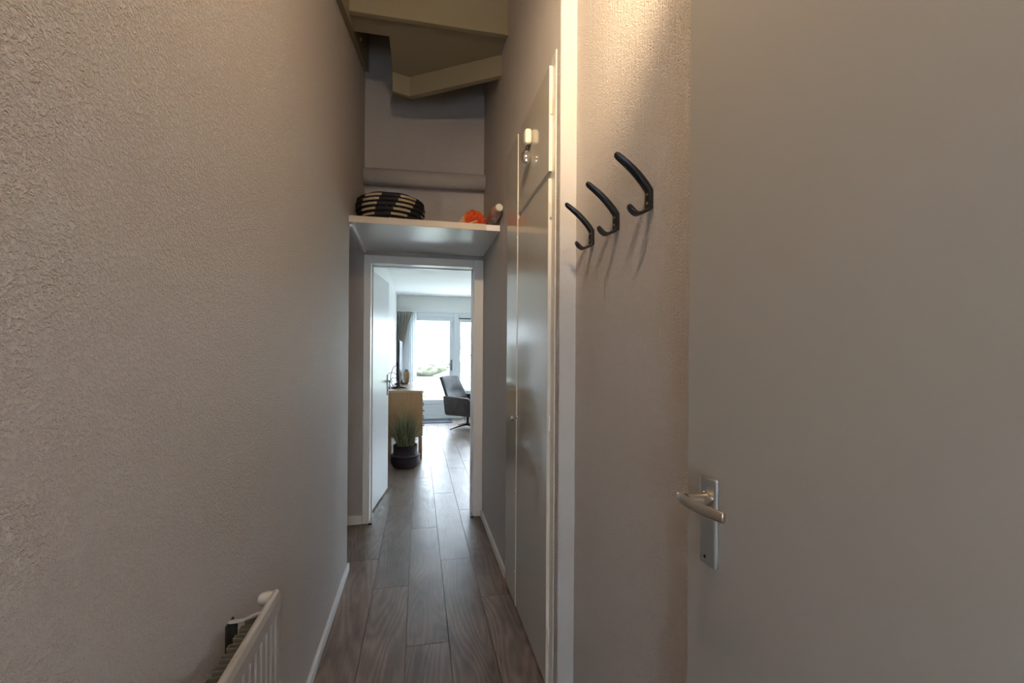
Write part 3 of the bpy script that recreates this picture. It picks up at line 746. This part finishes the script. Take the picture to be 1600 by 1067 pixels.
# plant in basket pot
PX, PY = -.147, 5.32
pp = thing('potted_grass', 'tufted grass plant in a dark woven basket on the floor', 'potted plant', (PX, PY, 0))
bm = bmesh.new(); lathe(bm, [(.10, .003), (.135, .012), (.160, .05), (.168, .09), (.160, .128), (.172, .142), (.168, .150), (.140, .158), (.134, .19), (.136, .235), (.138, .262), (.130, .264), (.127, .235)], (PX, PY, 0), 48)
pot = obj('basket_pot', bm, M['pot'], pp, smooth=True)
bm = bmesh.new(); lathe(bm, [(.05, .232), (.127, .236)], (PX, PY, 0), 24); obj('soil', bm, M['soil'], pp)
bm = bmesh.new(); vals = []
def blade(bx, by, az, lean, h, droop, w_):
    p = Vector((bx, by, .232)); n_ = 9; prev = None; r = R.random(); side = Vector((-sin(az), cos(az), 0))
    d = Vector((cos(az), sin(az), 0))
    for i in range(n_ + 1):
        t = i / n_
        q = p + d * (lean * t + droop * t * t * t) + Vector((0, 0, h * t * (1 - .42 * droop / .25 * t * t)))
        q.x = max(q.x, -.40); q.y = min(q.y, 5.67)
        ww = w_ * (1 - t) ** .5 + .0003
        a = bm.verts.new(q - side * ww); b = bm.verts.new(q + side * ww)
        if prev: bm.faces.new((prev[0], prev[1], b, a)); vals.append(r)
        prev = (a, b)
for k in range(700):
    az = R.uniform(0, 2 * pi); rr = .095 * R.random() ** .5
    bx, by = PX + rr * cos(az), PY + rr * sin(az); az += R.uniform(-.7, .7)
    if k < 430: blade(bx, by, az, R.uniform(0, .10), R.uniform(.24, .50), R.uniform(0, .12), .0020)
    else: blade(bx, by, az, R.uniform(.07, .19), R.uniform(.20, .40), R.uniform(.08, .30), .0017)
me = bpy.data.meshes.new('grass_blades'); bm.to_mesh(me); bm.free(); me.transform(Matrix.Translation(-Vector((PX, PY, 0))))
at = me.attributes.new('rnd', 'FLOAT', 'FACE'); at.data.foreach_set('value', vals)
me.materials.append(M['grass']); q = bpy.data.objects.new('grass_blades', me); COL.objects.link(q); q.parent = pp; q['kind'] = 'stuff'

# armchair (local frame: front = +x), then turned
AC = thing('swivel_armchair', 'grey leather swivel armchair by the garden window', 'armchair', (.855, 7.90, 0))
AC.rotation_euler = (0, 0, radians(-38))
def lobj(*a, **k): return obj(*a, local=True, parent=AC, **k)
def back_fn(u, v):
    z = .30 + .62 * v; s = 2 * u - 1
    hw = .315 - .055 * v ** 1.5
    x = -.17 - .25 * v + .09 * abs(s) ** 2.6 * (1 - .55 * v)
    if v > .56: x += .042 * (1 - abs(s) ** 4) * (1 - ((v - .78) / .24) ** 2 if abs(v - .78) < .24 else 0)
    else: x += .036 * (1 - abs(s) ** 4) * (1 - ((v - .30) / .28) ** 2 if abs(v - .30) < .28 else 0)
    return (x, hw * s, z - .01 * abs(s) ** 3 * v), Vector((-1, 0, -.25)).normalized()
bm = bmesh.new(); sheet(bm, back_fn, 20, 24, .06); lobj('backrest', bm, M['leather'], bevel=.012, smooth=True)
for s in (-1, 1):
    bm = bmesh.new()
    poly = [(-.26, .27), (.22, .245), (.25, .30), (.245, .52), (.215, .562), (-.05, .575), (-.29, .585)]
    prism(bm, poly, 'Y', min(s * .29, s * .36), max(s * .29, s * .36))
    for v in bm.verts:
        if v.co.z < .35 and abs(v.co.y) > .33: v.co.y -= s * .02
    lobj('armrest', bm, M['leather'], bevel=.018, seg=4, smooth=True)
bm = B((-.24, .30, -.29, .29, .33, .44)); lobj('seat', bm, M['leather'], bevel=.035, seg=4, smooth=True)
bm = B((-.27, .24, -.30, .30, .245, .33)); lobj('seat_shell', bm, M['leather'], bevel=.02, seg=3, smooth=True)
bm = bmesh.new(); lathe(bm, [(.045, .07), (.028, .085), (.024, .12), (.024, .20), (.045, .235), (.10, .246)], seg=20); lobj('column', bm, M['black'], smooth=True)
for k in range(4):
    a = radians(22 + 90 * k + 38 - 0); ca, sa = cos(a), sin(a)
    bm = bmesh.new(); L = .345
    V = []
    for (r, z0, z1, w_) in ((.0, .055, .095, .028), (.12, .045, .075, .024), (L - .03, .008, .028, .018), (L, .001, .018, .014)):
        V.append([bm.verts.new((r * ca - q * w_ * sa, r * sa + q * w_ * ca, z)) for (q, z) in ((-1, z0), (1, z0), (.7, z1), (-.7, z1))])
    for A_, B_ in zip(V, V[1:]):
        for q in range(4): bm.faces.new((A_[q], A_[(q + 1) % 4], B_[(q + 1) % 4], B_[q]))
    bm.faces.new(V[0][::-1]); bm.faces.new(V[-1]); lobj('leg', bm, M['black'], bevel=.003)

# small chrome framed side table behind the armchair
tb = thing('side_table', 'small chrome framed glass side table behind the armchair', 'side table', (1.15, 8.62, 0))
ring = [(.86, 8.42, .64), (1.40, 8.42, .64), (1.40, 8.82, .64), (.86, 8.82, .64), (.86, 8.42, .64)]
bm = bmesh.new(); 
for a, b in zip(ring, ring[1:]): tube(bm, [a, b], .010, 8)
obj('frame', bm, M['chrome'], tb, smooth=True)
obj('table_top', B((.868, 1.392, 8.428, 8.812, .637, .645)), M['glass'], tb)
for (x, y) in ((.86, 8.42), (1.40, 8.42), (1.40, 8.82), (.86, 8.82)):
    bm = bmesh.new(); tube(bm, [(x, y, 0), (x, y, .64)], .010, 8); obj('leg', bm, M['chrome'], tb, smooth=True)

# ================================================================ garden
struct('ground', B((-40, 40, 9.25, 70, -.25, -.15)), M['ground'], 'pale sunlit lawn of the garden', 'lawn')
struct('terrace', B((-4, 8, 9.21, 12.2, -.20, -.06)), M['paving'], 'light paved terrace outside the garden door', 'terrace')
for i, (x, y, h, r) in enumerate(((-5.2, 27, 2.6, 1.9), (.4, 29, 3.4, 2.1), (4.9, 27, 2.4, 1.7), (9.2, 29, 3.6, 1.9), (13.6, 28, 2.8, 1.8))):
    bm = bmesh.new(); bmesh.ops.create_icosphere(bm, subdivisions=4, radius=1)
    for v in bm.verts:
        k = 1 + .14 * sin(5 * v.co.x + i) * sin(6 * v.co.y) + .10 * sin(11 * v.co.z + 7 * v.co.x + i) + R.uniform(-.07, .07)
        v.co = Vector((x + v.co.x * r * k, y + v.co.y * r * .8 * k, -.15 + (v.co.z * .5 + .5) * h * k if v.co.z > -.97 else -.15))
        v.co.z = max(v.co.z, -.152)
    tag(obj('shrub', bm, M['hedge'], smooth=False),
        ['low rounded shrub at the far left of the lawn', 'tall shrub straight beyond the garden door', 'small shrub right of the tall one beyond the garden door',
         'tallest shrub beyond the fixed window', 'broad shrub at the far right of the lawn'][i], 'shrub', 'shrubs beyond the lawn')
